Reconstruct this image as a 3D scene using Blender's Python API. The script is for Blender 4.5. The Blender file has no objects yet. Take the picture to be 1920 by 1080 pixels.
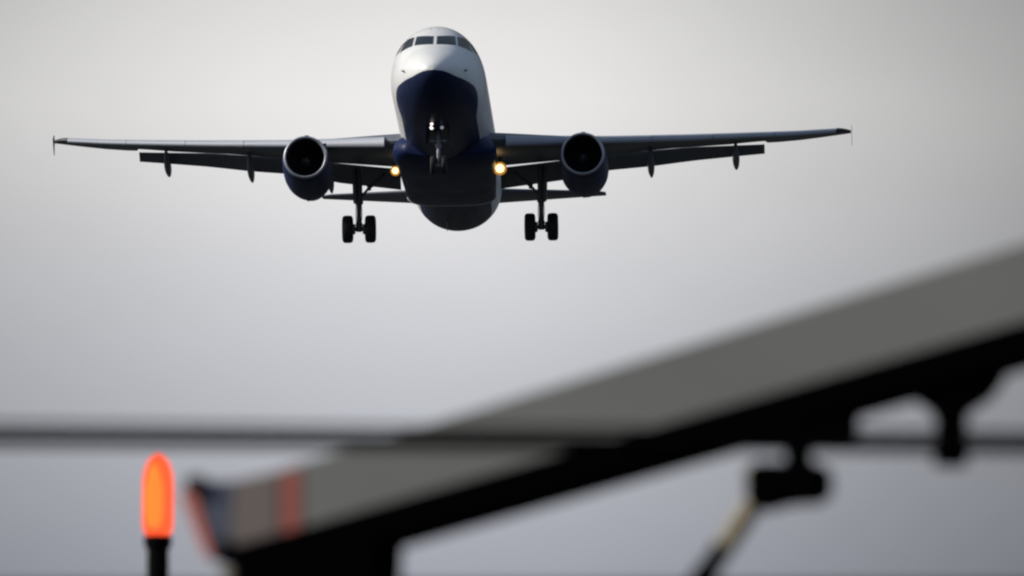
import bpy, bmesh, math, random
import numpy as np
from mathutils import Vector, Matrix, Euler

S = bpy.context.scene
COL = S.collection
R = math.radians

# ------------------------------------------------------------------ camera
CAM_PITCH = R(7.6)
CAM_POS = Vector((0, 0, 1.7))
FPX = 400 / 36 * 1920
cd = bpy.data.cameras.new("camera")
cam = bpy.data.objects.new("camera", cd)
COL.objects.link(cam)
cam.location = CAM_POS
cam.rotation_euler = (R(90) + CAM_PITCH, 0, 0)
cd.lens = 400
cd.sensor_width = 36
cd.clip_start = 0.5
cd.clip_end = 40000
cd.dof.use_dof = True
cd.dof.focus_distance = 474
cd.dof.aperture_fstop = 6.3
S.camera = cam

S.view_settings.view_transform = 'Standard'
S.view_settings.look = 'None'
S.view_settings.exposure = 0
S.view_settings.gamma = 1
S.cycles.use_denoising = True
S.cycles.filter_width = 2.3                        # the photograph is a little soft
S.cycles.max_bounces = 8
S.cycles.sample_clamp_indirect = 4

# ------------------------------------------------------------------ sun + sky
AMB, LEFTG = 0.17, 0.5                             # cloud brightness elsewhere, and round the veiled sun
SUN_DIR = Vector((-0.86, -0.06, 0.50)).normalized()
sl = bpy.data.lights.new("sun", 'SUN')
sl.energy = 4.3
sl.angle = R(8)
sl.color = (1.0, 0.93, 0.82)
so = bpy.data.objects.new("sun", sl)
COL.objects.link(so)
so.rotation_euler = SUN_DIR.to_track_quat('Z', 'Y').to_euler()
so.location = (-200, 0, 200)

w = bpy.data.worlds.new("World")
S.world = w
w.use_nodes = True
nt = w.node_tree
nt.nodes.clear()


def N(tree, kind, **kw):
    n = tree.nodes.new(kind)
    for k, v in kw.items():
        setattr(n, k, v)
    return n


def mth(tree, op, a, b=None, c=None):
    n = tree.nodes.new('ShaderNodeMath')
    n.operation = op
    for i, v in enumerate((a, b, c)):
        if v is None:
            continue
        if isinstance(v, (int, float)):
            n.inputs[i].default_value = v
        else:
            tree.links.new(v, n.inputs[i])
    return n.outputs[0]


def mixcol(tree, fac, a, b, mode='MIX'):
    n = tree.nodes.new('ShaderNodeMix')
    n.data_type = 'RGBA'
    n.blend_type = mode
    for sock, v in ((n.inputs[0], fac), (n.inputs[6], a), (n.inputs[7], b)):
        if isinstance(v, (int, float)):
            sock.default_value = v
        elif isinstance(v, tuple):
            sock.default_value = (*v, 1) if len(v) == 3 else v
        else:
            tree.links.new(v, sock)
    return n.outputs[2]


sky = N(nt, 'ShaderNodeTexSky', sky_type='NISHITA', sun_disc=False)
sky.sun_elevation = math.asin(SUN_DIR.z)
sky.sun_rotation = math.atan2(SUN_DIR.x, SUN_DIR.y)
sky.air_density = 1.0
sky.dust_density = 3.0
skyl = N(nt, 'ShaderNodeVectorMath', operation='SCALE')
nt.links.new(sky.outputs[0], skyl.inputs[0])
skyl.inputs['Scale'].default_value = 0.05          # clear-air part of the light

tc = N(nt, 'ShaderNodeTexCoord')
nrm = N(nt, 'ShaderNodeVectorMath', operation='NORMALIZE')
nt.links.new(tc.outputs['Generated'], nrm.inputs[0])
sp = N(nt, 'ShaderNodeSeparateXYZ')
nt.links.new(nrm.outputs[0], sp.inputs[0])
DX, DY, DZ = sp.outputs
el = mth(nt, 'MULTIPLY', mth(nt, 'ARCSINE', DZ), 180 / math.pi)       # degrees above the horizon
az = mth(nt, 'MULTIPLY', mth(nt, 'ARCTAN2', DX, DY), 180 / math.pi)   # degrees right of north (+Y)


def lobe(a0, e0, sa, se, pa=2.0, pe=2.0):
    a = mth(nt, 'POWER', mth(nt, 'ABSOLUTE', mth(nt, 'DIVIDE', mth(nt, 'SUBTRACT', az, a0), sa)), pa)
    e = mth(nt, 'POWER', mth(nt, 'ABSOLUTE', mth(nt, 'DIVIDE', mth(nt, 'SUBTRACT', el, e0), se)), pe)
    return mth(nt, 'EXPONENT', mth(nt, 'MULTIPLY', mth(nt, 'ADD', a, e), -1.0))


def ramp(v, a, b):
    n = nt.nodes.new('ShaderNodeMapRange')
    n.interpolation_type = 'SMOOTHSTEP'
    n.inputs['From Min'].default_value = a
    n.inputs['From Max'].default_value = b
    nt.links.new(v, n.inputs[0])
    return n.outputs[0]


# soft large cloud noise
mp = N(nt, 'ShaderNodeMapping')
mp.inputs['Scale'].default_value = (26, 26, 60)
mp.inputs['Location'].default_value = (1.3, 2.1, 0.4)
nt.links.new(nrm.outputs[0], mp.inputs[0])
cn = N(nt, 'ShaderNodeTexNoise')
cn.inputs['Scale'].default_value = 1.0
cn.inputs['Detail'].default_value = 3
cn.inputs['Roughness'].default_value = 0.45
nt.links.new(mp.outputs[0], cn.inputs[0])
cloudn = mth(nt, 'MULTIPLY_ADD', mth(nt, 'SUBTRACT', cn.outputs[0], 0.5), 0.16, 1.0)

thin = lobe(-0.56, 8.53, 3.48, 2.5, 1.8, 1.32)   # thin place in the cloud, lit from behind
left = lobe(-85, 25, 40, 30)                       # glow round the veiled sun
away = mth(nt, 'MAXIMUM', ramp(el, 16, 45), ramp(mth(nt, 'ABSOLUTE', az), 8, 35))
lum = mth(nt, 'MULTIPLY_ADD', thin, 0.84, 0.072)
lum = mth(nt, 'MULTIPLY_ADD', away, AMB, lum)
lum = mth(nt, 'MULTIPLY_ADD', left, LEFTG, lum)
lum = mth(nt, 'MULTIPLY', lum, cloudn)
tint = mth(nt, 'MINIMUM', mth(nt, 'MAXIMUM', mth(nt, 'DIVIDE', mth(nt, 'SUBTRACT', el, 6.1), 2.3), 0.0), 1.0)
ccol = mixcol(nt, tint, (0.95, 0.985, 1.12), (1.01, 0.995, 0.985))   # greyer-blue towards the horizon
ccol = mixcol(nt, mth(nt, 'MULTIPLY', away, mth(nt, 'SUBTRACT', 1.0, left)), ccol, (0.74, 0.97, 1.32))
cl = N(nt, 'ShaderNodeVectorMath', operation='SCALE')
nt.links.new(ccol, cl.inputs[0])
nt.links.new(lum, cl.inputs['Scale'])
cover = 0.92
tot = mixcol(nt, cover, skyl.outputs[0], cl.outputs[0])
bg = N(nt, 'ShaderNodeBackground')
bg.inputs['Strength'].default_value = 1.0
nt.links.new(tot, bg.inputs[0])
wo = N(nt, 'ShaderNodeOutputWorld')
nt.links.new(bg.outputs[0], wo.inputs[0])


# ------------------------------------------------------------------ materials
def mat(name, col, rough=0.5, metal=0.0, coat=0.0, var=0.0, vscale=3.0, spec=0.5, stretch=(1, 1, 1)):
    m = bpy.data.materials.new(name)
    m.use_nodes = True
    t = m.node_tree
    b = t.nodes['Principled BSDF']
    b.inputs['Base Color'].default_value = (*col, 1)
    b.inputs['Roughness'].default_value = rough
    b.inputs['Metallic'].default_value = metal
    b.inputs['Coat Weight'].default_value = coat
    b.inputs['Coat Roughness'].default_value = 0.08
    b.inputs['Specular IOR Level'].default_value = spec
    if var:
        c = t.nodes.new('ShaderNodeTexCoord')
        mpn = t.nodes.new('ShaderNodeMapping')
        mpn.inputs['Scale'].default_value = stretch
        t.links.new(c.outputs['Object'], mpn.inputs[0])
        n = t.nodes.new('ShaderNodeTexNoise')
        n.inputs['Scale'].default_value = vscale
        n.inputs['Detail'].default_value = 6
        t.links.new(mpn.outputs[0], n.inputs[0])
        lo = tuple(x * (1 - var) for x in col)
        hi = tuple(min(1, x * (1 + var)) for x in col)
        o = mixcol(t, n.outputs[0], lo, hi)
        t.links.new(o, b.inputs['Base Color'])
        t.links.new(mth(t, 'MULTIPLY_ADD', n.outputs[0], 0.2, rough - 0.1), b.inputs['Roughness'])
    return m


def emit(name, col, strength):
    m = bpy.data.materials.new(name)
    m.use_nodes = True
    t = m.node_tree
    b = t.nodes['Principled BSDF']
    b.inputs['Base Color'].default_value = (*col, 1)
    b.inputs['Emission Color'].default_value = (*col, 1)
    b.inputs['Emission Strength'].default_value = strength
    return m


NAVY = (0.011, 0.020, 0.072)
M = {
    'navy': mat('navy_paint', NAVY, 0.42, 0, 0, 0.25, 1.5, 0.12),
    'white': mat('white_paint', (0.74, 0.75, 0.76), 0.35, 0, 0.5, 0.06, 1.2),
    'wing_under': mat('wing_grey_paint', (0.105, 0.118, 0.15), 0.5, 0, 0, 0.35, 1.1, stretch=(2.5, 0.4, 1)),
    'slat': mat('slat_metal', (0.36, 0.39, 0.46), 0.55, 0.1, 0, 0.12, 2.0),
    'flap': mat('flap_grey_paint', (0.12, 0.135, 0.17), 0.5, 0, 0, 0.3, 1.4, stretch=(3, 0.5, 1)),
    'lip': mat('bare_metal_lip', (0.36, 0.38, 0.44), 0.45, 0.6, 0, 0.1, 5),
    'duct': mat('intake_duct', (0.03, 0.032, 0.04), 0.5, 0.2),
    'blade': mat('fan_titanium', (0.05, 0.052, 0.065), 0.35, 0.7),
    'spinner': mat('spinner_grey', (0.06, 0.06, 0.07), 0.4),
    'glass': mat('cockpit_glass', (0.012, 0.016, 0.022), 0.06, 0, 0.0, spec=0.7),
    'rubber': mat('tyre_rubber', (0.012, 0.012, 0.014), 0.8, 0, 0, 0.3, 12),
    'rim': mat('wheel_rim', (0.10, 0.10, 0.11), 0.45, 0.6),
    'gear': mat('gear_leg_paint', (0.09, 0.095, 0.11), 0.5, 0, 0, 0.3, 6),
    'gear_light': mat('pale_gear_paint', (0.32, 0.33, 0.37), 0.4, 0, 0, 0.2, 8),
    'dark': mat('dark_fitting', (0.03, 0.032, 0.04), 0.5),
    'probe': mat('probe_metal', (0.16, 0.11, 0.06), 0.4, 0.6),
    'seal': mat('fairing_seal', (0.6, 0.63, 0.68), 0.5),
    'lens_warm': emit('landing_lamp_glow', (1.0, 0.78, 0.40), 2.0),
    'lamp_halo': emit('landing_lamp_halo', (1.0, 0.48, 0.09), 0.36),
    'lens_warm_soft': emit('turnoff_lamp_glow', (1.0, 0.66, 0.28), 1.6),
    'lens_white': emit('taxi_lamp_glow', (1.0, 0.86, 0.80), 1.5),
    'lens_dim': emit('taxi_lamp_dim', (0.55, 0.55, 0.66), 0.35),
    'reflector': mat('lamp_reflector', (0.75, 0.62, 0.38), 0.25, 0.9),
}


def livery():
    """white above, navy belly; the edge rises to an arch on the nose."""
    m = bpy.data.materials.new('fuselage_livery')
    m.use_nodes = True
    t = m.node_tree
    b = t.nodes['Principled BSDF']
    t.links.new(mth(t, 'MULTIPLY', 0.0, 0.0), b.inputs['Coat Weight'])
    b.inputs['Coat Roughness'].default_value = 0.1
    c = t.nodes.new('ShaderNodeTexCoord')
    s = t.nodes.new('ShaderNodeSeparateXYZ')
    t.links.new(c.outputs['Object'], s.inputs[0])
    def step(a, b_):
        n_ = t.nodes.new('ShaderNodeMapRange')
        n_.interpolation_type = 'SMOOTHSTEP'
        n_.inputs['From Min'].default_value = a
        n_.inputs['From Max'].default_value = b_
        t.links.new(s.outputs[1], n_.inputs[0])
        return n_.outputs[0]
    edge = mth(t, 'MULTIPLY_ADD', step(-0.1, 0.9), -0.11, -0.60)
    edge = mth(t, 'MULTIPLY_ADD', step(2.5, 6.2), -0.62, edge)
    d = mth(t, 'SUBTRACT', s.outputs[2], edge)
    f = t.nodes.new('ShaderNodeMapRange')
    f.inputs['From Min'].default_value = -0.012
    f.inputs['From Max'].default_value = 0.012
    t.links.new(d, f.inputs[0])
    mpn = t.nodes.new('ShaderNodeMapping')
    mpn.inputs['Scale'].default_value = (2.2, 0.25, 1.2)
    t.links.new(c.outputs['Object'], mpn.inputs[0])
    n = t.nodes.new('ShaderNodeTexNoise')
    n.inputs['Scale'].default_value = 1.6
    n.inputs['Detail'].default_value = 7
    t.links.new(mpn.outputs[0], n.inputs[0])
    # grime streaked along the belly
    nav = mixcol(t, n.outputs[0], tuple(x * 0.6 for x in NAVY), (0.020, 0.030, 0.075))
    whi = mixcol(t, n.outputs[0], (0.70, 0.71, 0.72), (0.79, 0.80, 0.81))
    # frame joints every 2.1 m and the radome joint
    fr = mth(t, 'ABSOLUTE', mth(t, 'SUBTRACT', mth(t, 'FRACT', mth(t, 'DIVIDE', mth(t, 'ADD', s.outputs[1], 0.55), 2.1)), 0.5))
    jn = mth(t, 'GREATER_THAN', fr, 0.494)
    t.links.new(mth(t, 'MULTIPLY', f.outputs[0], 0.4), b.inputs['Coat Weight'])
    t.links.new(mth(t, 'MULTIPLY_ADD', f.outputs[0], 0.4, 0.1), b.inputs['Specular IOR Level'])
    base = mixcol(t, f.outputs[0], nav, whi)
    base = mixcol(t, mth(t, 'MULTIPLY', jn, 0.35), base, (0.05, 0.05, 0.06))
    t.links.new(base, b.inputs['Base Color'])
    t.links.new(mth(t, 'MULTIPLY_ADD', n.outputs[0], 0.18, 0.28), b.inputs['Roughness'])
    return m


M['livery'] = livery()


# ------------------------------------------------------------------ mesh helpers
class MB:
    def __init__(self):
        self.v, self.f, self.mi = [], [], []

    def grid(self, rows, closed_u=True, cap0=False, cap1=False, mi=0):
        b = len(self.v)
        n = len(rows[0])
        for r in rows:
            self.v += [tuple(map(float, q)) for q in r]
        for i in range(len(rows) - 1):
            for j in range(n if closed_u else n - 1):
                k = (j + 1) % n
                self.f.append((b + i * n + j, b + i * n + k, b + (i + 1) * n + k, b + (i + 1) * n + j))
                self.mi.append(mi)
        if cap0:
            self.f.append(tuple(b + j for j in range(n))[::-1]); self.mi.append(mi)
        if cap1:
            o = b + (len(rows) - 1) * n
            self.f.append(tuple(o + j for j in range(n))); self.mi.append(mi)
        return self

    def tube(self, p0, p1, r0, r1=None, n=16, mi=0):
        r1 = r0 if r1 is None else r1
        p0, p1 = Vector(p0), Vector(p1)
        d = (p1 - p0).normalized()
        a = d.orthogonal().normalized()
        c = d.cross(a)
        rows = [[p + (a * math.cos(2 * math.pi * j / n) + c * math.sin(2 * math.pi * j / n)) * r for j in range(n)] for p, r in ((p0, r0), (p1, r1))]
        return self.grid(rows, True, True, True, mi)

    def lathe(self, c, axis, prof, n=32, mi=0, cap0=False, cap1=False, sq=None):
        """prof: list of (distance along axis, radius)"""
        c = Vector(c); d = Vector(axis).normalized()
        a = d.cross(Vector((0, 0, 1)))
        a = a.normalized() if a.length > 1e-3 else d.orthogonal().normalized()
        e = a.cross(d)
        rows = []
        for t, r in prof:
            row = []
            for j in range(n):
                th = 2 * math.pi * j / n
                k = 1.0 if sq is None else sq(t, th)
                row.append(c + d * t + (a * math.cos(th) + e * math.sin(th)) * r * k)
            rows.append(row)
        return self.grid(rows, True, cap0, cap1, mi)

    def box(self, c, s, rot=None, mi=0):
        c = Vector(c)
        q = []
        for z in (-1, 1):
            for x, y in ((-1, -1), (1, -1), (1, 1), (-1, 1)):
                v = Vector((x * s[0] / 2, y * s[1] / 2, z * s[2] / 2))
                if rot is not None:
                    v = rot @ v
                q.append(c + v)
        return self.grid([q[:4], q[4:]], True, True, True, mi)

    def build(self, name, mats, parent=None, smooth=True, loc=None, bevel=0.0, auto=35):
        me = bpy.data.meshes.new(name)
        me.from_pydata(self.v, [], self.f)
        bm = bmesh.new(); bm.from_mesh(me)
        bmesh.ops.remove_doubles(bm, verts=bm.verts, dist=1e-5)
        bmesh.ops.recalc_face_normals(bm, faces=bm.faces)
        bm.to_mesh(me); bm.free()
        mats = mats if isinstance(mats, (list, tuple)) else [mats]
        for m_ in mats:
            me.materials.append(m_)
        if len(mats) > 1 and len(me.polygons) == len(self.mi):
            me.polygons.foreach_set('material_index', self.mi)
        if smooth:
            me.polygons.foreach_set('use_smooth', [True] * len(me.polygons))
            me.set_sharp_from_angle(angle=R(auto))
        o = bpy.data.objects.new(name, me)
        COL.objects.link(o)
        if parent is not None:
            o.parent = parent
        if loc is not None:
            o.location = loc
        if bevel:
            bv = o.modifiers.new('bevel', 'BEVEL')
            bv.width = bevel; bv.segments = 2; bv.limit_method = 'ANGLE'
        return o


def tag(o, label, cat, kind=None, group=None):
    o['label'] = label
    o['category'] = cat
    if kind: o['kind'] = kind
    if group: o['group'] = group
    return o


def pchip(xs, ys):
    xs, ys = np.array(xs, float), np.array(ys, float)
    h = np.diff(xs); d = np.diff(ys) / h
    m = np.zeros(len(xs)); m[0], m[-1] = d[0], d[-1]
    for i in range(1, len(xs) - 1):
        if d[i - 1] * d[i] > 0:
            w1, w2 = 2 * h[i] + h[i - 1], h[i] + 2 * h[i - 1]
            m[i] = (w1 + w2) / (w1 / d[i - 1] + w2 / d[i])

    def f(x):
        x = float(x)
        i = int(np.clip(np.searchsorted(xs, x) - 1, 0, len(h) - 1))
        t = (x - xs[i]) / h[i]
        return float((2 * t**3 - 3 * t**2 + 1) * ys[i] + (t**3 - 2 * t**2 + t) * h[i] * m[i] + (-2 * t**3 + 3 * t**2) * ys[i + 1] + (t**3 - t**2) * h[i] * m[i + 1])
    return f


# ------------------------------------------------------------------ ground (below the frame)
gm = mat('airfield_grass', (0.022, 0.025, 0.024), 0.95, 0, 0, 0.4, 0.15)
g = MB()
rows = []
for r in (0.5, 5, 20, 60, 150, 400, 1200, 4000, 15000):
    rows.append([(r * math.cos(2 * math.pi * j / 64), r * math.sin(2 * math.pi * j / 64), 0) for j in range(64)])
g.grid(rows, True, True, False)
go = g.build('ground', gm, None, False)
go['kind'] = 'structure'


# ------------------------------------------------------------------ the aircraft
# aircraft axes: x = right as the viewer sees it, y = aft from the nose tip, z = up; metres
BASE = Vector((0, 17.7, -4.2))
jet = bpy.data.objects.new('passenger_jet', None)
COL.objects.link(jet)
tag(jet, 'white and navy twin-engine passenger jet on landing approach with wheels down and lights on', 'airplane')

TH, YAW, ROLL, DIST = R(11.83), R(2.2), R(-0.34), 482.45
PX, PY = 843.8, 272.95
th, yw, ro = TH, YAW, ROLL
Rr = np.array([[1, 0, 0], [0, math.cos(ro), math.sin(ro)], [0, -math.sin(ro), math.cos(ro)]])
Ry = np.array([[math.cos(yw), -math.sin(yw), 0], [math.sin(yw), math.cos(yw), 0], [0, 0, 1]])
Rt = np.array([[math.cos(th), 0, math.sin(th)], [0, 1, 0], [-math.sin(th), 0, math.cos(th)]])
RF = Rt @ Ry @ Rr
P = np.array([[0, 1, 0], [1, 0, 0], [0, 0, 1]], float)      # (aft,right,up) <-> (right,aft,up)
RL = P @ RF @ P
RC = np.array(Matrix.Rotation(CAM_PITCH, 3, 'X'))
# attitude is measured about the line of sight to the aircraft
RS = Matrix.Rotation(-math.atan((PX - 960) / FPX), 3, 'Z') @ Matrix.Rotation(CAM_PITCH + math.atan((540 - PY) / FPX), 3, 'X')
RW = Matrix((np.array(RS) @ RL).tolist())
ref = CAM_POS + Vector((RC @ np.array([(PX - 960) / FPX * DIST, DIST, (540 - PY) / FPX * DIST])).tolist())
jet.rotation_euler = RW.to_euler()
jet.location = ref + RW @ (BASE - Vector((0, 18, 0)))
NB = -BASE


def part(mb, name, mats, parent=None, **kw):
    """parts keep aircraft coordinates in their mesh"""
    return mb.build(name, mats, parent or jet, loc=NB if parent is None else (0, 0, 0), **kw)


# fuselage ---------------------------------------------------------------
FX = [0, .04, .12, .3, .6, 1.0, 1.4, 1.8, 2.2, 2.6, 3.0, 3.5, 4.2, 5.0, 6.0, 10, 22.5, 25.5, 28, 30.5, 33, 35, 36.6, 37.5]
FT = [-.58, -.40, -.27, -.09, .14, .38, .60, .84, 1.14, 1.42, 1.66, 1.92, 2.12, 2.17, 2.17, 2.15, 2.12, 2.10, 2.08, 2.0, 1.85, 1.68, 1.45, 1.15]
FB = [-.58, -.78, -.90, -1.06, -1.26, -1.45, -1.60, -1.72, -1.82, -1.90, -1.96, -2.02, -2.08, -2.12, -2.14, -2.14, -2.16, -2.10, -1.68, -1.10, -.50, .0, .42, .75]
FW = [0, .20, .36, .56, .80, 1.04, 1.23, 1.38, 1.51, 1.62, 1.71, 1.80, 1.89, 1.95, 1.975, 1.975, 1.975, 1.95, 1.86, 1.62, 1.22, .82, .48, .20]
FC = [-.58, -.57, -.55, -.52, -.48, -.42, -.36, -.30, -.24, -.19, -.15, -.10, -.05, -.02, 0, 0, 0, 0, .15, .45, .70, .85, .95, .96]
fT, fB, fW, fC = (pchip(FX, a) for a in (FT, FB, FW, FC))


def fus(x, n=80):
    t, b, h, c = fT(x), fB(x), fW(x), fC(x)
    row = []
    for j in range(n):
        a = 2 * math.pi * j / n
        cs, sn = math.cos(a), math.sin(a)
        row.append((h * cs, x, c + sn * ((t - c) if sn > 0 else (c - b))))
    return row


def fus_inside(x, y, z):
    t, b, h, c = fT(x), fB(x), fW(x), fC(x)
    s = (t - c) if z > c else (c - b)
    return h > 0 and s > 0 and (y / h) ** 2 + ((z - c) / s) ** 2 < 1


def fus_x(y, z):
    lo, hi = 0.0, 7.0
    for _ in range(40):
        m_ = (lo + hi) / 2
        if fus_inside(m_, y, z): hi = m_
        else: lo = m_
    return hi


def fus_y(x, z):
    t, b, h, c = fT(x), fB(x), fW(x), fC(x)
    s = (t - c) if z > c else (c - b)
    return h * math.sqrt(max(0, 1 - ((z - c) / s) ** 2))


xs = sorted(set([round(0.004 * i * i, 4) for i in range(1, 14)] + [round(0.7 + 0.15 * i, 3) for i in range(38)] + [6.5 + i for i in range(17)] + [23 + 0.6 * i for i in range(25)]))
xs = [x for x in xs if x <= 37.45]
f = MB().grid([fus(x) for x in [0.0005] + xs + [37.48]], True, True, True)
fuse = part(f, 'fuselage', M['livery'], auto=60)

# cockpit windows
def fus_n(p):
    x, y, z = p[1], p[0], p[2]
    e = 1e-3
    def F(x, y, z):
        t, b, h, c = fT(x), fB(x), fW(x), fC(x)
        s = (t - c) if z > c else (c - b)
        return (y / h) ** 2 + ((z - c) / s) ** 2
    gx = (F(x + e, y, z) - F(x - e, y, z)); gy = (F(x, y + e, z) - F(x, y - e, z)); gz = (F(x, y, z + e) - F(x, y, z - e))
    return Vector((gy, gx, gz)).normalized()


def window(corners, mode, name='cockpit_window', grow=0.0, off=0.006, m=None, parent=None):
    """corners: TL TR BR BL in (y,z) front view or (x,z) side view; sunk pane with a rim"""
    nu, nv = 10, 8
    rows = []
    c = [Vector(q).to_2d() for q in corners]
    ctr = sum(c, Vector((0, 0))) / 4
    c = [q + (q - ctr).normalized() * grow for q in c]
    inner, outer = [], []
    pts = [[None] * (nu + 1) for _ in range(nv + 1)]
    for i in range(nv + 1):
        for j in range(nu + 1):
            u, v_ = j / nu, i / nv
            q = (c[0] * (1 - u) + c[1] * u) * (1 - v_) + (c[3] * (1 - u) + c[2] * u) * v_
            if mode == 'front':
                p = Vector((q[0], fus_x(q[0], q[1]), q[1]))
            else:
                sgn = mode
                p = Vector((sgn * fus_y(q[0], q[1]), q[0], q[1]))
            pts[i][j] = p
    mb = MB()
    mb.grid([[p + fus_n(p) * off for p in r] for r in pts], False)
    loop = [pts[0][j] for j in range(nu)] + [pts[i][nu] for i in range(nv)] + [pts[nv][j] for j in range(nu, 0, -1)] + [pts[i][0] for i in range(nv, 0, -1)]
    mb.grid([[p + fus_n(p) * off for p in loop], [p - fus_n(p) * 0.03 for p in loop]], True)
    return part(mb, name, m or M['glass'], parent, auto=50)


M['frame'] = mat('window_surround', (0.34, 0.37, 0.42), 0.45)
FRONT = [(0.075, 1.335), (0.78, 1.43), (0.85, 0.90), (0.075, 0.865)]
SIDE = [(0.88, 1.42), (1.20, 1.44), (1.50, 0.78), (0.945, 0.89)]
REAR = [(3.42, 1.38), (4.10, 1.32), (4.05, 0.85), (3.36, 0.84)]
for sgn in (-1, 1):
    for poly in (FRONT, SIDE):
        q = [(sgn * a, b) for a, b in poly]
        wn = window(q, 'front', grow=0.0)
        window(q, 'front', name='window_frame', grow=0.03, off=0.003, m=M['frame'], parent=wn)
    wn = window(REAR, sgn)
    window(REAR, sgn, name='window_frame', grow=0.03, off=0.003, m=M['frame'], parent=wn)

# cabin windows in a strip along each side, one part per side (small)
cw = {}
for sgn in (-1, 1):
    for k in range(44):
        x = 6.9 + k * 0.53
        if x > 29: break
        mb = MB()
        z0, hh, ww = 0.42, 0.165, 0.115
        ring, ring2 = [], []
        for j in range(14):
            a = 2 * math.pi * j / 14
            xx, zz = x + ww * math.cos(a), z0 + hh * math.sin(a)
            p = Vector((sgn * fus_y(xx, zz), xx, zz))
            ring.append(p + fus_n(p) * 0.004); ring2.append(p - fus_n(p) * 0.02)
        mb.grid([ring, ring2], True, True, False)
        if cw.get('me') is None or sgn not in cw:
            o = part(mb, 'cabin_window', M['glass'], smooth=False)
            cw[sgn] = o; cw['me'] = True
            cw[('x', sgn)] = x
        else:
            o = cw[sgn].copy(); COL.objects.link(o)
            o.location = NB + Vector((0, x - cw[('x', sgn)], 0))

# probes, antennas, wipers
def fin_blade(x0, z0, h, c, sweep, t=0.04, name='blade_antenna', m=None, up=1, y=0.0):
    mb = MB()
    rows = []
    for k in range(4):
        u = k / 3
        ch = c * (1 - 0.5 * u)
        zz = z0 + up * h * u
        xx = x0 + sweep * u
        row = [(y + t / 2 * (1 - .5 * u) * math.cos(a), xx + ch / 2 * (1 - math.sin(a)), zz) for a in [2 * math.pi * j / 10 for j in range(10)]]
        rows.append(row)
    mb.grid(rows, True, True, True)
    return part(mb, name, m or M['dark'])


fin_blade(3.2, fT(3.2) - 0.03, 0.10, 0.18, 0.08, 0.03, m=M['probe'], y=-0.22)
fin_blade(3.2, fT(3.2) - 0.03, 0.10, 0.18, 0.08, 0.03, m=M['probe'], y=0.10)
fin_blade(6.2, fT(6.2) - 0.02, 0.30, 0.30, 0.15, 0.03, m=M['white'])
fin_blade(23.4, fB(23.4) + 0.03, 0.42, 0.34, 0.20, 0.05, m=M['dark'], up=-1, y=-0.35)
fin_blade(8.4, fB(8.4) + 0.03, 0.22, 0.26, 0.12, 0.03, m=M['navy'], up=-1, y=0.0)
for sgn in (-1, 1):
    for (yy, zz, L) in ((1.25, -0.34, 0.10),):
        x = fus_x(sgn * yy, zz)
        p = Vector((sgn * yy, x, zz)); n_ = fus_n(p)
        mb = MB()
        mb.tube(p - n_ * 0.02, p + n_ * 0.02, 0.055, 0.05)
        mb.tube(p + n_ * 0.01, p + n_ * L, 0.028, 0.02)
        mb.tube(p + n_ * L + Vector((0, 0.03, 0)), p + n_ * L + Vector((0, -0.14, 0)), 0.022, 0.015)
        part(mb, 'air_probe', M['probe'])
    # wiper resting along the lower edge of the front window
    a = Vector((sgn * 0.12, 0, 0.88)); b = Vector((sgn * 0.70, 0, 0.93))
    a.y = fus_x(a.x, a.z); b.y = fus_x(b.x, b.z)
    mb = MB().tube(a + fus_n(a) * 0.02, b + fus_n(b) * 0.03, 0.012, 0.012, 8)
    part(mb, 'wiper', M['dark'])

# belly fairing ---------------------------------------------------------
BX = [10.2, 10.6, 11.2, 12.0, 13.0, 15.0, 17.0, 18.4, 19.2, 19.6, 19.75]
BB = [-2.06, -2.16, -2.27, -2.36, -2.41, -2.43, -2.42, -2.38, -2.32, -2.27, -2.18]
BW = [1.55, 1.90, 2.12, 2.17, 2.12, 2.03, 1.98, 1.94, 1.91, 1.88, 1.84]
BT = [-1.3, -1.05, -.82, -.66, -.58, -.60, -.68, -.85, -1.02, -1.15, -1.25]
bB, bW, bT = (pchip(BX, a) for a in (BB, BW, BT))
mb = MB()
rows = []
for x in [10.2 + 0.2 * i for i in range(48)] + [19.75]:
    if x > 19.75: continue
    row = []
    zt, zb, hw = bT(x), bB(x), bW(x)
    for j in range(56):
        a = 2 * math.pi * j / 56
        cs, sn = math.cos(a), math.sin(a)
        ex = 0.70
        yy = hw * math.copysign(abs(cs) ** ex, cs)
        zc = (zt + zb) / 2 - 0.1
        zz = zc + (zt - zc if sn > 0 else zc - zb) * math.copysign(abs(sn) ** 0.8, sn)
        row.append((yy, x, zz))
    rows.append(row)
mb.grid(rows, True, True, True)
fair = part(mb, 'belly_fairing', M['navy'], auto=60)
# pale sealing strip where the fairing ends
mb = MB()
last = rows[-1]
rim = [Vector(q) for q in last if q[2] < -1.55]
rim.sort(key=lambda q: q.x)
prev = None
for q in rim:
    q2 = Vector((q.x * 1.01, q.y + 0.02, q.z - 0.045))
    if prev is not None:
        mb.tube(prev, q2, 0.045, 0.045, 8)
    prev = q2
part(mb, 'fairing_seal', M['seal'], fair)

# wings -------------------------------------------------------------------
def airfoil(n=14, t=0.12, camber=0.015):
    """unit chord section: list of (x, z) from TE over the top to the nose and back below"""
    up, lo = [], []
    for i in range(n + 1):
        x = 0.5 * (1 - math.cos(math.pi * i / n))
        yt = 5 * t * (0.2969 * math.sqrt(x) - 0.126 * x - 0.3516 * x * x + 0.2843 * x**3 - 0.1030 * x**4)
        yc = camber * 4 * x * (1 - x)
        up.append((x, yc + yt)); lo.append((x, yc - yt))
    return up[::-1] + lo[1:]


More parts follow.
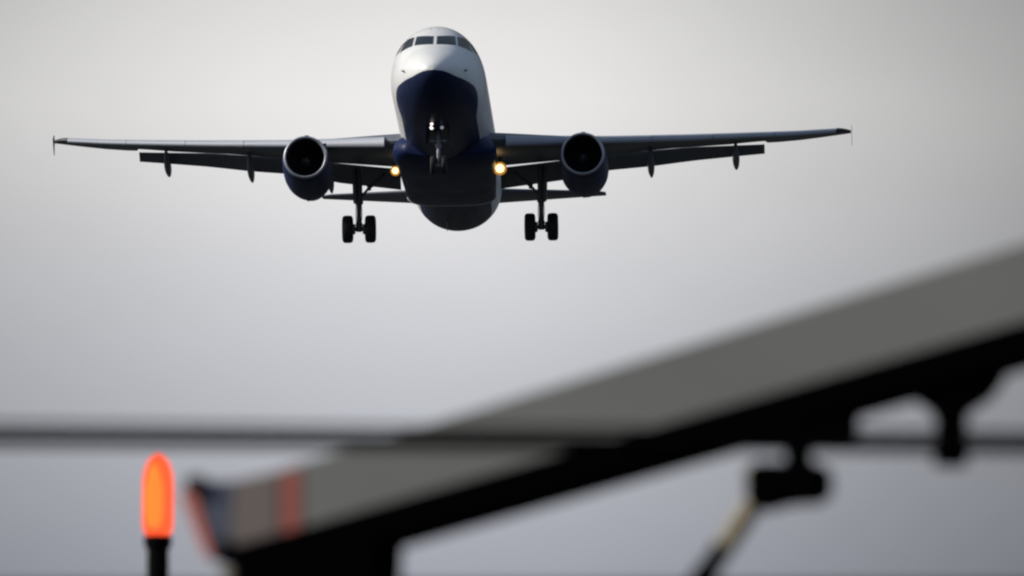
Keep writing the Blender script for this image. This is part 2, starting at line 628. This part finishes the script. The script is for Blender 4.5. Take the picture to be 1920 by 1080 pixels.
zLE = pchip([0, 2.5, 4.87, 6.94, 9.0, 12.3, 13.7, 16.4, 17.1], [-1.16, -0.96, -0.76, -0.53, -0.24, 0.15, 0.36, 0.76, 0.88])
def xLE(y): return 12.05 + (y - 1.975) * 0.515
xTE = pchip([0, 1.975, 6.4, 12, 13.34, 13.44, 17.05], [18.12, 18.12, 18.28, 19.42, 19.70, 20.3, 21.25])
tcw = pchip([0, 2, 6.4, 17.05], [0.15, 0.15, 0.118, 0.105])
zTEo = pchip([0, 2.5, 6.4, 12, 13.34, 13.44, 17.05], [0.10, 0.11, 0.12, 0.09, 0.07, 0.11, 0.13])


def section(y, x0, x1, z0, z1, t, s, camber=0.02):
    c = x1 - x0
    return [(s * y, x0 + a * c, z0 + (z1 - z0) * a + b * c) for a, b in airfoil(14, t, camber)]


def wing(s):
    mb = MB()
    rows = []
    for y in [0.6, 1.5, 2.2, 3, 4, 5, 5.75, 6.4, 7.2, 8.2, 9.4, 10.6, 11.8, 12.8, 13.34, 13.44, 13.9, 14.8, 15.8, 16.5, 16.85, 17.0]:
        x0, x1 = xLE(y), xTE(y)
        if y > 16.4:
            x0 += (y - 16.4) ** 2 * 1.3
        t = tcw(y) * (1 if y < 16.9 else 0.5)
        rows.append(section(y, x0, x1, zLE(y), zLE(y) + zTEo(y), t, s))
    mb.grid(rows, True, True, True)
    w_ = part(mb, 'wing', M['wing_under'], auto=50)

    # slats: curved leading edge pieces drooped ahead of the wing
    def slat(ya, yb, n):
        m2 = MB(); rr = []
        for k in range(n + 1):
            y = ya + (yb - ya) * k / n
            hgt = np.interp(y, [2.5, 4.87, 6.94, 12.3, 16.4], [0.47, 0.40, 0.33, 0.26, 0.20])
            zt = np.interp(y, [2.46, 4.87, 6.9, 9.95, 12.27, 14.6, 16.4], [-0.79, -0.585, -0.40, -0.05, 0.24, 0.54, 0.82])
            x0 = xLE(y) - 0.20
            ln = 0.62 - 0.018 * y
            prof = [(x0 + ln, zt + 0.06), (x0 + ln * .55, zt + 0.03), (x0 + ln * .25, zt - hgt * .06), (x0 + ln * .10, zt - hgt * .22),
                    (x0 + .02, zt - hgt * .45), (x0, zt - hgt * .66), (x0 + .02, zt - hgt * .84), (x0 + .07, zt - hgt * .97), (x0 + .13, zt - hgt),
                    (x0 + .15, zt - hgt * .93), (x0 + .16, zt - hgt * .6), (x0 + ln * .5, zt - hgt * .16), (x0 + ln, zt + 0.03)]
            rr.append([(s * y, a, b) for a, b in prof])
        m2.grid(rr, True, True, True)
        part(m2, 'slat', M['slat'], w_, auto=50)
    slat(2.55, 5.35, 6)
    for ya, yb in ((6.15, 8.60), (8.62, 11.15), (11.17, 13.75), (13.77, 16.35)):
        slat(ya, yb, 5)

    # flaps, lowered for landing
    def flap(ya, yb, n):
        m2 = MB(); rr = []
        for k in range(n + 1):
            y = ya + (yb - ya) * k / n
            fx0 = np.interp(y, [2.0, 6.3, 6.5, 13.3], [18.18, 18.38, 18.38, 19.76])
            fx1 = np.interp(y, [2.0, 6.3, 6.5, 13.3], [19.08, 19.22, 19.2, 20.25])
            fz0 = np.interp(y, [2.0, 2.8, 4.6, 6.3, 10.2, 13.3], [-0.97, -0.88, -0.665, -0.42, 0.03, 0.245])
            fz1 = np.interp(y, [2.0, 4.8, 6.3, 7.1, 8.5, 10.3, 12.1, 13.3], [-1.69, -1.31, -0.96, -0.86, -0.70, -0.42, -0.20, -0.06])
            rr.append(section(y, fx0, fx1, fz0, fz1, 0.13, s, 0.05))
        m2.grid(rr, True, True, True)
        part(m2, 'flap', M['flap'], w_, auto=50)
    flap(2.12, 6.30, 8)
    flap(6.42, 13.32, 12)

    # canoe fairings over the flap tracks
    for (y, x1, z1, L) in ((5.1, 19.75, -1.60, 2.6), (8.5, 20.2, -1.00, 2.9), (12.1, 21.1, -0.52, 2.5)):
        m2 = MB(); rr = []
        d = Vector((0, L, z1 - (zLE(y) - 0.1))).normalized()
        p1 = Vector((s * y, x1, z1)); p0 = Vector((s * y, x1 - L, zLE(y) - 0.12))
        for k in range(13):
            u = k / 12
            r = 0.21 * (math.sin(math.pi * min(1, u * 0.9 + 0.08)) ** 0.6)
            if k == 12: r = 0.05
            bend = -0.10 * math.sin(math.pi * u)
            c = p0.lerp(p1, u) + Vector((0, 0, bend))
            rr.append([(c.x + 0.72 * r * math.cos(a), c.y, c.z + 1.15 * r * math.sin(a)) for a in [2 * math.pi * j / 16 for j in range(16)]])
        m2.grid(rr, True, True, True)
        part(m2, 'flap_track_fairing', M['flap'], w_)

    # wingtip fence: a thin arrow-shaped plate above and below the tip
    m2 = MB()
    y = 17.03
    zt = zLE(y) + 0.08
    out = [(20.15, 0.0), (20.75, 0.30), (21.0, 0.32), (21.1, 0.0), (21.1, -0.52), (20.85, -0.50)]
    m2.grid([[(s * (y - 0.008), a, zt + b) for a, b in out], [(s * (y + 0.008), a, zt + b) for a, b in out]], True, True, True)
    part(m2, 'wingtip_fence', M['dark'], w_, smooth=False)
    # dark tip cap with the navigation light
    m2 = MB(); rr = []
    for y in (16.38, 16.6, 16.8, 17.0):
        x0 = xLE(y) - 0.03 + (y - 16.4) ** 2 * 1.3
        rr.append(section(y, x0, x0 + 0.85, zLE(y) + 0.0, zLE(y) + 0.09, 0.26 - 0.2 * (y - 16.38), s))
    m2.grid(rr, True, True, True)
    part(m2, 'wingtip_cap', M['dark'], w_, auto=60)
    return w_


W_ = {s: wing(s) for s in (-1, 1)}


# engines -------------------------------------------------------------------
def engine(s):
    c = Vector((s * 5.80, 10.95, -1.88))
    ax = Vector((0, 1, -0.022))

    def sq(t, a):
        # gearbox bulge below, slight flat sides
        k = 1 + 0.07 * max(0, -math.sin(a)) ** 2 * math.exp(-((t - 2.6) / 1.6) ** 2)
        return k
    mb = MB()
    mb.lathe(c, ax, [(0.10, .915), (0.3, .955), (0.7, .99), (1.3, 1.015), (2.0, 1.03), (2.8, 1.03), (3.5, .99), (4.2, .90), (4.8, .79), (5.3, .69), (5.3, .65), (4.5, .72)], 56, 0, sq=sq)
    e = part(mb, 'engine', M['navy'], auto=50)
    mb = MB()
    mb.lathe(c, ax, [(0.10, .918), (0.05, .90), (0.015, .875), (0.0, .85), (0.01, .828), (0.04, .81), (0.10, .797)], 56)
    part(mb, 'intake_lip', M['lip'], e, auto=80)
    mb = MB()
    mb.lathe(c, ax, [(0.10, .797), (0.4, .79), (0.8, .80), (1.05, .80)], 56)
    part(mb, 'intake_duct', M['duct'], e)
    mb = MB()
    for k in range(22):
        a = 2 * math.pi * k / 22
        rows = []
        for u in range(6):
            r = 0.2 + 0.59 * u / 5
            tw = R(25 + 35 * u / 5)
            wd = 0.10 + 0.045 * u / 5
            rad = Vector((math.cos(a + 0.08 * u / 5), 0, math.sin(a + 0.08 * u / 5)))
            tan = Vector((-math.sin(a), 0, math.cos(a)))
            ch = tan * math.sin(tw) + Vector((0, 1, 0)) * math.cos(tw)
            ctr = c + ax * 0.98 + rad * r
            nn = ch.cross(rad).normalized() * 0.006
            rows.append([ctr - ch * wd + nn, ctr + ch * wd + nn, ctr + ch * wd - nn, ctr - ch * wd - nn])
        mb.grid(rows, True, True, True)
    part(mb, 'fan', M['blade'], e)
    mb = MB()
    mb.lathe(c, ax, [(0.62, .01), (0.66, .06), (0.75, .13), (0.87, .185), (0.98, .21), (1.02, .2)], 28, 0, True, True)
    part(mb, 'spinner', M['spinner'], e, auto=60)
    mb = MB()
    mb.lathe(c, ax, [(1.1, .80), (1.12, .01)], 40)
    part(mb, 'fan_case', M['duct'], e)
    mb = MB()
    mb.lathe(c, ax, [(4.5, .40), (5.2, .36), (5.8, .20), (6.1, .03)], 28, 0, True, True)
    part(mb, 'exhaust_cone', M['lip'], e)
    # pylon from the nacelle crown into the wing
    mb = MB(); rows = []
    for (y, zt, zb, hw) in ((11.55, -0.86, -1.0, .05), (12.2, -0.70, -1.1, .13), (13.2, -0.58, -1.1, .19), (14.4, -0.62, -1.2, .2), (16.5, -0.75, -1.3, .17), (17.6, -0.9, -1.15, .05)):
        rows.append([(c.x - hw, y, zb), (c.x + hw, y, zb), (c.x + hw, y, (zb + zt) / 2), (c.x + hw * .6, y, zt), (c.x - hw * .6, y, zt), (c.x - hw, y, (zb + zt) / 2)])
    mb.grid(rows, True, True, True)
    part(mb, 'pylon', M['navy'], e, auto=60)
    # strake on the inboard shoulder
    mb = MB()
    a = R(50)
    for q in (1,):
        d = Vector((-s * math.cos(a), 0, math.sin(a)))
        o_ = Vector((c.x, 0, c.z))
        pts = [o_ + d * 0.98 + Vector((0, 12.0, 0)), o_ + d * 1.22 + Vector((0, 12.7, 0)), o_ + d * 1.22 + Vector((0, 13.1, 0)), o_ + d * 0.98 + Vector((0, 13.2, 0))]
        tn = Vector((math.sin(a), 0, s * math.cos(a))) * 0.012
        mb.grid([[p + tn for p in pts], [p - tn for p in pts]], True, True, True)
    part(mb, 'nacelle_strake', M['navy'], e, smooth=False)
    # drain mast under the cowl
    mb = MB().box((c.x - 0.05, 14.4, -2.98), (0.05, 0.22, 0.16))
    part(mb, 'drain_mast', M['dark'], e)
    return e


for s in (-1, 1):
    engine(s)


# tail -------------------------------------------------------------------
for s in (-1, 1):
    mb = MB(); rows = []
    for y in (0.5, 1.2, 2, 3, 4, 5, 5.8, 6.1, 6.22):
        x0 = 30.6 + (y - 0.5) * 0.54
        x1 = 34.5 + (y - 0.5) * 0.105
        if y > 5.9: x0 += 0.12
        z = np.interp(y, [0.5, 2, 6.22], [0.74, 0.86, 1.20])
        rows.append(section(y, x0, x1, z - 0.06, z + 0.06, 0.10 if y < 6.2 else .05, s, -0.005))
    mb.grid(rows, True, True, True)
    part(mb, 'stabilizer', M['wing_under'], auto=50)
mb = MB(); rows = []
for k in range(9):
    u = k / 8
    z = 1.5 + 6.3 * u
    x0 = 29.3 + 4.5 * u + (0 if u > .1 else -1.0 * (0.1 - u) * 5)
    x1 = 35.3 + 0.55 * u
    c = x1 - x0
    rows.append([(b * c, x0 + a * c, z) for a, b in airfoil(12, 0.10, 0)])
mb.grid(rows, True, True, True)
part(mb, 'tail_fin', M['navy'], auto=50)


# landing gear -------------------------------------------------------------
def wheel(c, r, wd, side, parent):
    prof = []
    rc = wd * 0.36
    for t, k in ((-.5, .55), (-.5, .80), (-.44, .92), (-.32, .985), (-.12, 1.0), (.12, 1.0), (.32, .985), (.44, .92), (.5, .80), (.5, .55)):
        prof.append((t * wd, r * k))
    mb = MB().lathe(c, (1, 0, 0), prof, 40)
    mb.lathe(c, (1, 0, 0), [(-wd * .40, r * .05), (-wd * .42, r * .30), (-wd * .38, r * .50), (-wd * .5, r * .551), (wd * .5, r * .551), (wd * .38, r * .5), (wd * .42, r * .3), (wd * .40, r * .05)], 40, 1, True, True)
    w_ = part(mb, 'wheel', [M['rubber'], M['rim']], parent, auto=60)
    return w_


for s in (-1, 1):
    y0 = s * 3.86
    mb = MB()
    mb.tube((y0, 17.35, -1.0), (y0, 17.70, -2.45), 0.16, 0.15, 20)
    mb.tube((y0, 17.69, -2.40), (y0, 17.71, -2.56), 0.19, 0.17, 20)
    mb.tube((y0, 17.70, -2.50), (y0, 17.74, -3.62), 0.105, 0.10, 20)
    mb.tube((y0, 17.74, -3.36), (y0, 17.74, -3.72), 0.15, 0.14, 16)
    mb.tube((y0 - 0.72, 17.74, -3.62), (y0 + 0.72, 17.74, -3.62), 0.085, 0.085, 16)
    for q in (-1, 1):
        mb.tube((y0 + q * 0.16, 17.74, -3.62), (y0 + q * 0.30, 17.74, -3.62), 0.21, 0.24, 20)   # brake packs
    lg = part(mb, 'main_gear', M['gear'])
    # torque links
    mb = MB()
    mb.tube((y0, 17.88, -2.5), (y0, 18.15, -2.98), 0.05, 0.04, 10)
    mb.tube((y0, 18.15, -2.98), (y0, 17.9, -3.46), 0.04, 0.05, 10)
    part(mb, 'torque_link', M['gear'], lg)
    # folding side stay up to the fuselage side
    mb = MB()
    mb.tube((y0 - s * 0.05, 17.68, -2.30), (s * 3.42, 17.6, -1.86), 0.055, 0.055, 12)
    mb.tube((s * 3.42, 17.6, -1.86), (s * 2.7, 17.5, -1.28), 0.085, 0.085, 12)
    mb.tube((s * 3.40, 17.6, -1.98), (s * 3.46, 17.6, -1.76), 0.075, 0.075, 12)
    part(mb, 'side_stay', M['gear'], lg)
    # leg door standing outboard of the leg
    mb = MB()
    rows = []
    for (z, a, b) in ((-1.15, -.42, .46), (-1.8, -.44, .48), (-2.25, -.30, .36), (-2.50, -.14, .2)):
        yy = y0 + s * (0.20 + 0.03 * (z + 1.15))
        rows.append([(yy - .07, 17.6 + a, z), (yy + .07, 17.6 + a, z), (yy + .07, 17.6 + b, z), (yy - .07, 17.6 + b, z)])
    mb.grid(rows, True, True, True)
    part(mb, 'gear_door', M['flap'], lg, smooth=False)
    # brake hoses
    for q in (-1, 1):
        mb = MB()
        pr = None
        for k in range(9):
            u = k / 8
            p = Vector((y0 + q * (0.10 + 0.03 * math.sin(math.pi * u)), 17.6, -2.45 - 1.0 * u))
            if pr is not None: mb.tube(pr, p, 0.015, 0.015, 6)
            pr = p
        part(mb, 'brake_hose', M['rubber'], lg)
    for q in (-1, 1):
        c = (y0 + q * 0.482, 17.74, -3.62)
        w_ = wheel(c, 0.585, 0.45, q, lg)

# nose gear
mb = MB()
mb.tube((0, 4.95, -1.7), (0, 5.05, -2.70), 0.10, 0.095, 18)
mb.tube((0, 5.05, -2.66), (0, 5.07, -2.80), 0.125, 0.115, 18)
mb.tube((0, 5.06, -2.75), (0, 5.12, -3.56), 0.075, 0.07, 18)
mb.tube((-0.22, 5.12, -3.52), (0.22, 5.12, -3.52), 0.06, 0.06, 12)
ng = part(mb, 'nose_gear', M['gear_light'])
for q in (-1, 1):
    mb = MB()
    mb.tube((q * 0.05, 4.98, -2.52), (q * 0.20, 4.98, -2.52), 0.03, 0.03, 12)
    mb.tube((q * 0.19, 4.98, -2.52), (q * 0.33, 4.98, -2.52), 0.05, 0.055, 12)
    part(mb, 'steering_cylinder', M['gear_light'], ng)
mb = MB()
mb.tube((0, 5.0, -2.74), (0, 4.78, -3.10), 0.035, 0.03, 10)
mb.tube((0, 4.78, -3.10), (0, 5.02, -3.44), 0.03, 0.035, 10)
part(mb, 'torque_link', M['gear_light'], ng)
mb = MB().tube((0, 5.05, -2.3), (0, 6.3, -1.75), 0.05, 0.05, 10)
part(mb, 'drag_stay', M['gear'], ng)
for q in (-1, 1):
    wheel((q * 0.235, 5.12, -3.52), 0.38, 0.20, q, ng)
    mb = MB(); rows = []
    for (x, zb) in ((4.25, -2.45), (5.0, -2.62), (5.9, -2.55), (6.4, -2.35)):
        rows.append([(q * 0.44 - .012, x, -2.0), (q * 0.44 + .012, x, -2.0), (q * 0.50 + .012, x, zb), (q * 0.50 - .012, x, zb)])
    mb.grid(rows, True, True, True)
    part(mb, 'gear_door', M['navy'], ng, smooth=False)
# taxi and take-off lamps ahead of the leg
for (x, y, z, r, mm) in ((-0.235, 4.05, -2.16, 0.078, 'lens_white'), (-0.215, 3.60, -2.10, 0.062, 'lens_white'), (0.19, 4.05, -2.16, 0.070, 'lens_dim')):
    mb = MB().lathe((x, y, z), (0, 1, 0), [(0.03, r * 1.08), (0.0, r * 1.12), (0.02, r * 1.14), (0.12, r * 0.9), (0.2, r * 0.45)], 20, 0, False, True)
    hb = part(mb, 'taxi_lamp', M['dark'])
    mb = MB().lathe((x, y, z), (0, 1, 0), [(0.0, 0.002), (0.002, r * .5), (0.012, r * .85), (0.03, r * 1.06)], 20)
    part(mb, 'lens', M[mm], hb, auto=80)
    mb = MB().tube((x, y + 0.12, z), (x * 0.25, 4.95, -2.25), 0.025, 0.025, 8)
    part(mb, 'lamp_bracket', M['dark'], hb)

# landing lamps under the wing roots
for s, k in ((-1, 0.75), (1, 1.0)):
    x, y, z, r = s * 2.23, 14.3, -1.78, 0.18 * k
    if s < 0: x, z = -2.17, -1.82
    mb = MB().lathe((x, y, z), (0, 1, 0), [(0.05, r * 1.0), (0.0, r * 1.08), (0.02, r * 1.12), (0.16, r * 0.95), (0.30, r * 0.5)], 24, 0, False, True)
    hb = part(mb, 'landing_lamp', M['reflector'])
    mb = MB().lathe((x, y, z), (0, 1, 0), [(0.0, 0.002), (0.004, r * .5), (0.02, r * .85), (0.05, r * 1.0)], 24)
    part(mb, 'lens', M['lens_warm'], hb, auto=80)
    mb = MB().lathe((x, y, z), (0, 1, 0), [(0.035, r * 1.0), (0.03, r * 1.3), (0.07, r * 1.6), (0.12, r * 1.55)], 24)
    part(mb, 'halo_ring', M['lamp_halo'], hb, auto=80)  # added glowing ring imitating the halo round the lamp
    mb = MB().tube((x, y + 0.15, z), (x, y + 0.35, z + 0.75), 0.05, 0.07, 10)
    part(mb, 'lamp_arm', M['dark'], hb)
    # small turn-off lamp beside it
    x2, z2 = (s * 1.93, -1.72)
    mb = MB().lathe((x2, y - 0.1, z2), (0, 1, 0), [(0.02, .085), (0.0, .09), (0.1, .07), (0.16, .03)], 18, 0, False, True)
    h2 = part(mb, 'turnoff_lamp', M['reflector'])
    mb = MB().lathe((x2, y - 0.1, z2), (0, 1, 0), [(0.0, 0.002), (0.004, .05), (0.02, .085)], 18)
    part(mb, 'lens', M['lens_warm_soft'], h2, auto=80)
    L = bpy.data.lights.new('landing_lamp_light', 'POINT')
    L.energy = 1.6 * k; L.color = (1.0, 0.62, 0.22); L.shadow_soft_size = 0.12
    lo = bpy.data.objects.new('landing_lamp_light', L); COL.objects.link(lo)
    lo.parent = jet
    lo.location = NB + Vector((x, y - 0.32, z - 0.02))


# ------------------------------------------------------------------ foreground, far out of focus
CR = Matrix.Rotation(CAM_PITCH, 3, 'X')


def at(u, v, d):
    """a place seen at photo pixel (u, v), d metres ahead of the camera"""
    return CAM_POS + CR @ Vector(((u - 960) / FPX * d, d, (540 - v) / FPX * d))


# the gantry boom stands in a vertical plane, its right end nearer the camera
A0, B0 = at(430, 1030, 28.0), at(1920, 605, 27.2)
HD = Vector((B0.x - A0.x, B0.y - A0.y, 0)).normalized()       # along the boom, level
NF = Vector((HD.y, -HD.x, 0))                                 # face normal, towards the camera
if NF.y > 0: NF = -NF


def pl(u, v):
    d = (at(u, v, 1.0) - CAM_POS)
    t = (A0 - CAM_POS).dot(NF) / d.dot(NF)
    p = CAM_POS + d * t - A0
    return (p.dot(HD), p.z)


BOOM_BASE = Vector((A0.x, A0.y, 0))
boom = bpy.data.objects.new('gantry_boom', None)
COL.objects.link(boom)
boom.location = BOOM_BASE
tag(boom, 'long blurred grey boom with black underframe rising to the right in the foreground', 'gantry')


def prism(px, t0, t1, name, m, parent=None, bevel=0.004):
    """outline in the boom's plane, extruded from t0 to t1 metres in front of it"""
    q = [pl(*a) for a in px]
    mb = MB()
    rows = []
    for t in (t0, t1):
        rows.append([A0 - BOOM_BASE + HD * a + Vector((0, 0, b)) + NF * t for a, b in q])
    mb.grid(rows, True, True, True)
    return mb.build(name, m, parent or boom, smooth=False, bevel=bevel)


def bp(u, v, t=0.0):
    a, b = pl(u, v)
    return A0 - BOOM_BASE + HD * a + Vector((0, 0, b)) + NF * t


MF = {
    'panel': mat('boom_panel_grey', (0.134, 0.139, 0.137), 0.45, 0, 0, 0.10, 2.0, 0.35),
    'frame': mat('boom_black_steel', (0.0012, 0.0012, 0.0014), 0.9, 0, 0, 0, spec=0.0),
    'cap': mat('boom_end_blue', (0.030, 0.042, 0.082), 0.5, 0, 0, 0.2, 4.0),
    'refl_brown': mat('boom_reflection_brown', (0.098, 0.078, 0.074), 0.5, 0, 0, 0.3, 6.0),
    'red': mat('reflection_red', (0.26, 0.052, 0.036), 0.5, 0, 0, 0.15, 9.0),
    'refl_edge': mat('reflection_red_edge', (0.42, 0.085, 0.05), 0.6, 0, 0, 0.3, 9.0),
    'rod': mat('brass_rod', (0.19, 0.145, 0.055), 0.5, 0.0, 0, 0.25, 12),
    'tan': mat('tan_washer', (0.2, 0.15, 0.07), 0.6),
    'cable': mat('black_cable', (0.003, 0.003, 0.0035), 0.9, spec=0.0),
}
# panel: left end 600.. ; the line of its top and lower edge run on past the frame at the right
TOPL = lambda u: 455 + (1920 - u) * 0.3035
LOWL = lambda u: 605 + (1920 - u) * 0.2853
UEND = 2060
prism([(526, LOWL(526)), (UEND, LOWL(UEND)), (UEND, TOPL(UEND)), (526, TOPL(526))], -0.03, 0.0, 'face_panel', MF['panel'])
prism([(430, LOWL(430) - 2), (524, LOWL(524) - 2), (524, TOPL(524) + 3), (440, 900)], -0.03, 0.0, 'reflection_fringe', MF['refl_brown'])  # dull brownish fringe of the lamp reflection, put into the colour
prism([(402, 1048), (429, LOWL(430)), (438, 900), (362, 901)], -0.06, -0.005, 'end_cap', MF['cap'])
prism([(382, 1040), (403, 1052), (366, 925), (334, 918)], -0.08, 0.0, 'edge_reflection', MF['refl_edge'])  # reflected red streak down the end, built as a coloured piece
prism([(528, LOWL(528) - 2), (564, LOWL(564) - 2), (564, TOPL(564) + 12), (528, TOPL(528) + 12)], -0.004, 0.004, 'reflection_strip', MF['red'], bevel=0)  # orange lamp reflection in the panel, painted as a red strip
# underframe beam
FR = lambda u: LOWL(u) + 75
prism([(402, 1052), (470, 1078), (728, FR(728)), (UEND, FR(UEND)), (UEND, LOWL(UEND) + 1), (430, LOWL(430) + 1)], -0.10, 0.03, 'frame_beam', MF['frame'], bevel=0.006)
# bracket with a wedge foot, neck and clamp block
prism([(1335, FR(1335) - 8), (1372, 842), (1590, 836), (1597, FR(1597) - 8)], -0.06, 0.02, 'wedge_bracket', MF['frame'])
mb = MB()
mb.tube(bp(1497, 830, 0), bp(1497, 895, 0), 0.034, 0.034, 16)
mb.build('bracket_neck', MF['frame'], boom)
blk = prism([(1406, 876), (1430, 866), (1540, 868), (1556, 884), (1556, 926), (1540, 944), (1480, 948), (1430, 962), (1403, 938)], -0.035, 0.035, 'clamp_block', MF['frame'], bevel=0.02)
mb = MB()
mb.tube(bp(1424, 918, -0.02), bp(1342, 1042, -0.02), 0.026, 0.024, 14)
mb.build('tie_rod', MF['rod'], boom)
mb = MB()
mb.tube(bp(1404, 880, 0.0), bp(1414, 945, 0.0), 0.015, 0.015, 12)
mb.build('clamp_plate', MF['tan'], blk)
mb = MB()
mb.tube(bp(1352, 1022, -0.02), bp(1322, 1068, -0.02), 0.026, 0.026, 16)
mb.tube(bp(1322, 1068, -0.02), bp(1270, 1140, -0.02), 0.03, 0.03, 16)
mb.build('rod_fitting', MF['frame'], boom)
# gusset with a hanging peg
prism([(1690, FR(1690) - 6), (1722, 757), (1748, 776), (1760, 800), (1800, 776), (1848, 744), (1868, 716), (1882, FR(1882) - 6)], -0.05, 0.01, 'gusset_plate', MF['frame'])
mb = MB()
mb.tube(bp(1778, 770, -0.02), bp(1778, 840, -0.02), 0.040, 0.040, 16)
mb.tube(bp(1777, 836, -0.02), bp(1776, 872, -0.02), 0.046, 0.040, 16)
mb.build('hanging_peg', MF['frame'], boom)
# clamp and column carrying the low end, most of it under the frame of the photo
prism([(470, 1040), (728, FR(728) - 20), (724, 1085), (690, 1112), (430, 1112)], -0.10, 0.05, 'column_clamp', MF['frame'], bevel=0.01)
a = bp(600, 1088, -0.07)
mb = MB()
mb.tube((a.x, a.y, a.z + 0.02), (a.x, a.y, 0.05), 0.09, 0.11, 24)
mb.tube((a.x, a.y, 0.05), (a.x, a.y, 0.0), 0.26, 0.26, 24)
mb.build('support_column', MF['frame'], boom)
a2 = bp(UEND - 20, FR(UEND - 20) - 10, -0.07)
mb = MB()
mb.tube((a2.x, a2.y, a2.z), (a2.x, a2.y, 0.05), 0.07, 0.09, 24)
mb.tube((a2.x, a2.y, 0.05), (a2.x, a2.y, 0.0), 0.24, 0.24, 24)
mb.build('support_column', MF['frame'], boom)
# the rod runs on down to the column
p0, p1 = bp(1270, 1140, -0.02), Vector((a.x, a.y, a.z - 1.15))
mb = MB().tube(p0, p1, 0.02, 0.02, 16)
mb.tube(p1 - Vector((0, 0, 0.08)), p1 + Vector((0, 0, 0.08)), 0.12, 0.12, 24)
mb.build('lower_rod', MF['frame'], boom)
# bolts on the left end
for (u, v, r) in ((368, 908, 0.022), (425, 1022, 0.016)):
    p = bp(u, v, 0.0)
    mb = MB().tube(p - NF * 0.03, p + NF * 0.02, r, r, 12)
    mb.build('bolt', MF['frame'], boom)
mb = MB().tube(bp(440, 1079, 0.0), bp(440, 1079, 0.05), 0.014, 0.014, 12)
mb.build('bolt', MF['tan'], boom)

# cables in front of the boom
for (v0, v1, d, r, lab) in ((1098, 1097, 25.0, 0.007, 'thin dark cable running along the very bottom edge of the photo'),
                            (797, 813, 25.0, 0.0075, 'thin dark cable stretched level across the photo, just above the thick one'),
                            (824, 838, 25.0, 0.0175, 'thick dark cable stretched level across the photo, crossing in front of the boom')):
    p0, p1 = at(0, v0, d), at(1920, v1, d)
    dv = (p1 - p0).normalized()
    c0, c1 = p0 - dv * 18, p1 + dv * 18
    mid = (c0 + c1) / 2
    mb = MB()
    pr = None
    for k in range(25):
        q = c0.lerp(c1, k / 24) - mid
        if pr is not None: mb.tube(pr, q, r, r, 10)
        pr = q
    o = mb.build('overhead_cable', MF['cable'], None)
    o.location = mid
    tag(o, lab, 'cable', group='cables across the foreground')

# orange lamp on a black post
LD = 64.0
lp = at(296, 1010, LD)
k = LD / FPX
lamp = bpy.data.objects.new('signal_lamp', None)
COL.objects.link(lamp)
lamp.location = (lp.x, lp.y, 0)
tag(lamp, 'glowing orange capsule lamp on a black post at lower left', 'lamp')
Z0 = lp.z
mb = MB()
mb.tube((0, 0, 0.04), (0, 0, Z0 - 0.02), 0.075, 0.062, 20)
mb.tube((0, 0, 0), (0, 0, 0.04), 0.2, 0.2, 20)
mb.build('lamp_post', mat('lamp_post_black', (0.003, 0.003, 0.0035), 0.9, spec=0.05), lamp)
mb = MB()
mb.tube((0, 0, Z0 - 0.05), (0, 0, Z0 + 0.012), 0.075, 0.08, 24)
mb.build('lamp_socket', mat('lamp_socket_black', (0.003, 0.003, 0.0035), 0.9, spec=0.05), lamp)


def lens_mat():
    m = bpy.data.materials.new('orange_lens')
    m.use_nodes = True
    t = m.node_tree
    t.nodes.clear()
    o = t.nodes.new('ShaderNodeOutputMaterial')
    mx = t.nodes.new('ShaderNodeMixShader')
    tr = t.nodes.new('ShaderNodeBsdfTransparent')
    tr.inputs[0].default_value = (1.0, 0.6, 0.4, 1)
    em = t.nodes.new('ShaderNodeEmission')
    em.inputs[0].default_value = (1.0, 0.095, 0.028, 1)
    em.inputs[1].default_value = 1.7
    mx.inputs[0].default_value = 0.62
    t.links.new(tr.outputs[0], mx.inputs[1]); t.links.new(em.outputs[0], mx.inputs[2])
    t.links.new(mx.outputs[0], o.inputs[0])
    return m


H = 158 * k
rw = 29 * k
prof = []
for i in range(15):
    u = i / 14
    if u < 0.14:
        r = rw * (0.72 + 0.28 * math.sin(u / 0.14 * math.pi / 2))
    elif u < 0.62:
        r = rw
    else:
        q = (u - 0.62) / 0.38
        r = rw * math.sqrt(max(0.0, 1 - q ** 2.0)) if u < 1 else 0.002
    prof.append((u * H, max(r, 0.002)))
mb = MB().lathe((0, 0, Z0 + 0.01), (0, 0, 1), prof, 32, 0, True, True)
ln = mb.build('lens', lens_mat(), lamp, auto=80)
mb = MB().lathe((-0.022, 0, Z0 + 0.06), (0, 0, 1), [(0, 0.012), (0.02, 0.04), (0.1, 0.052), (0.22, 0.050), (0.32, 0.032), (0.37, 0.004)], 24, 0, True, True)
mb.build('lamp_tube', emit('hot_orange_tube', (1.0, 0.42, 0.06), 1.8), ln)
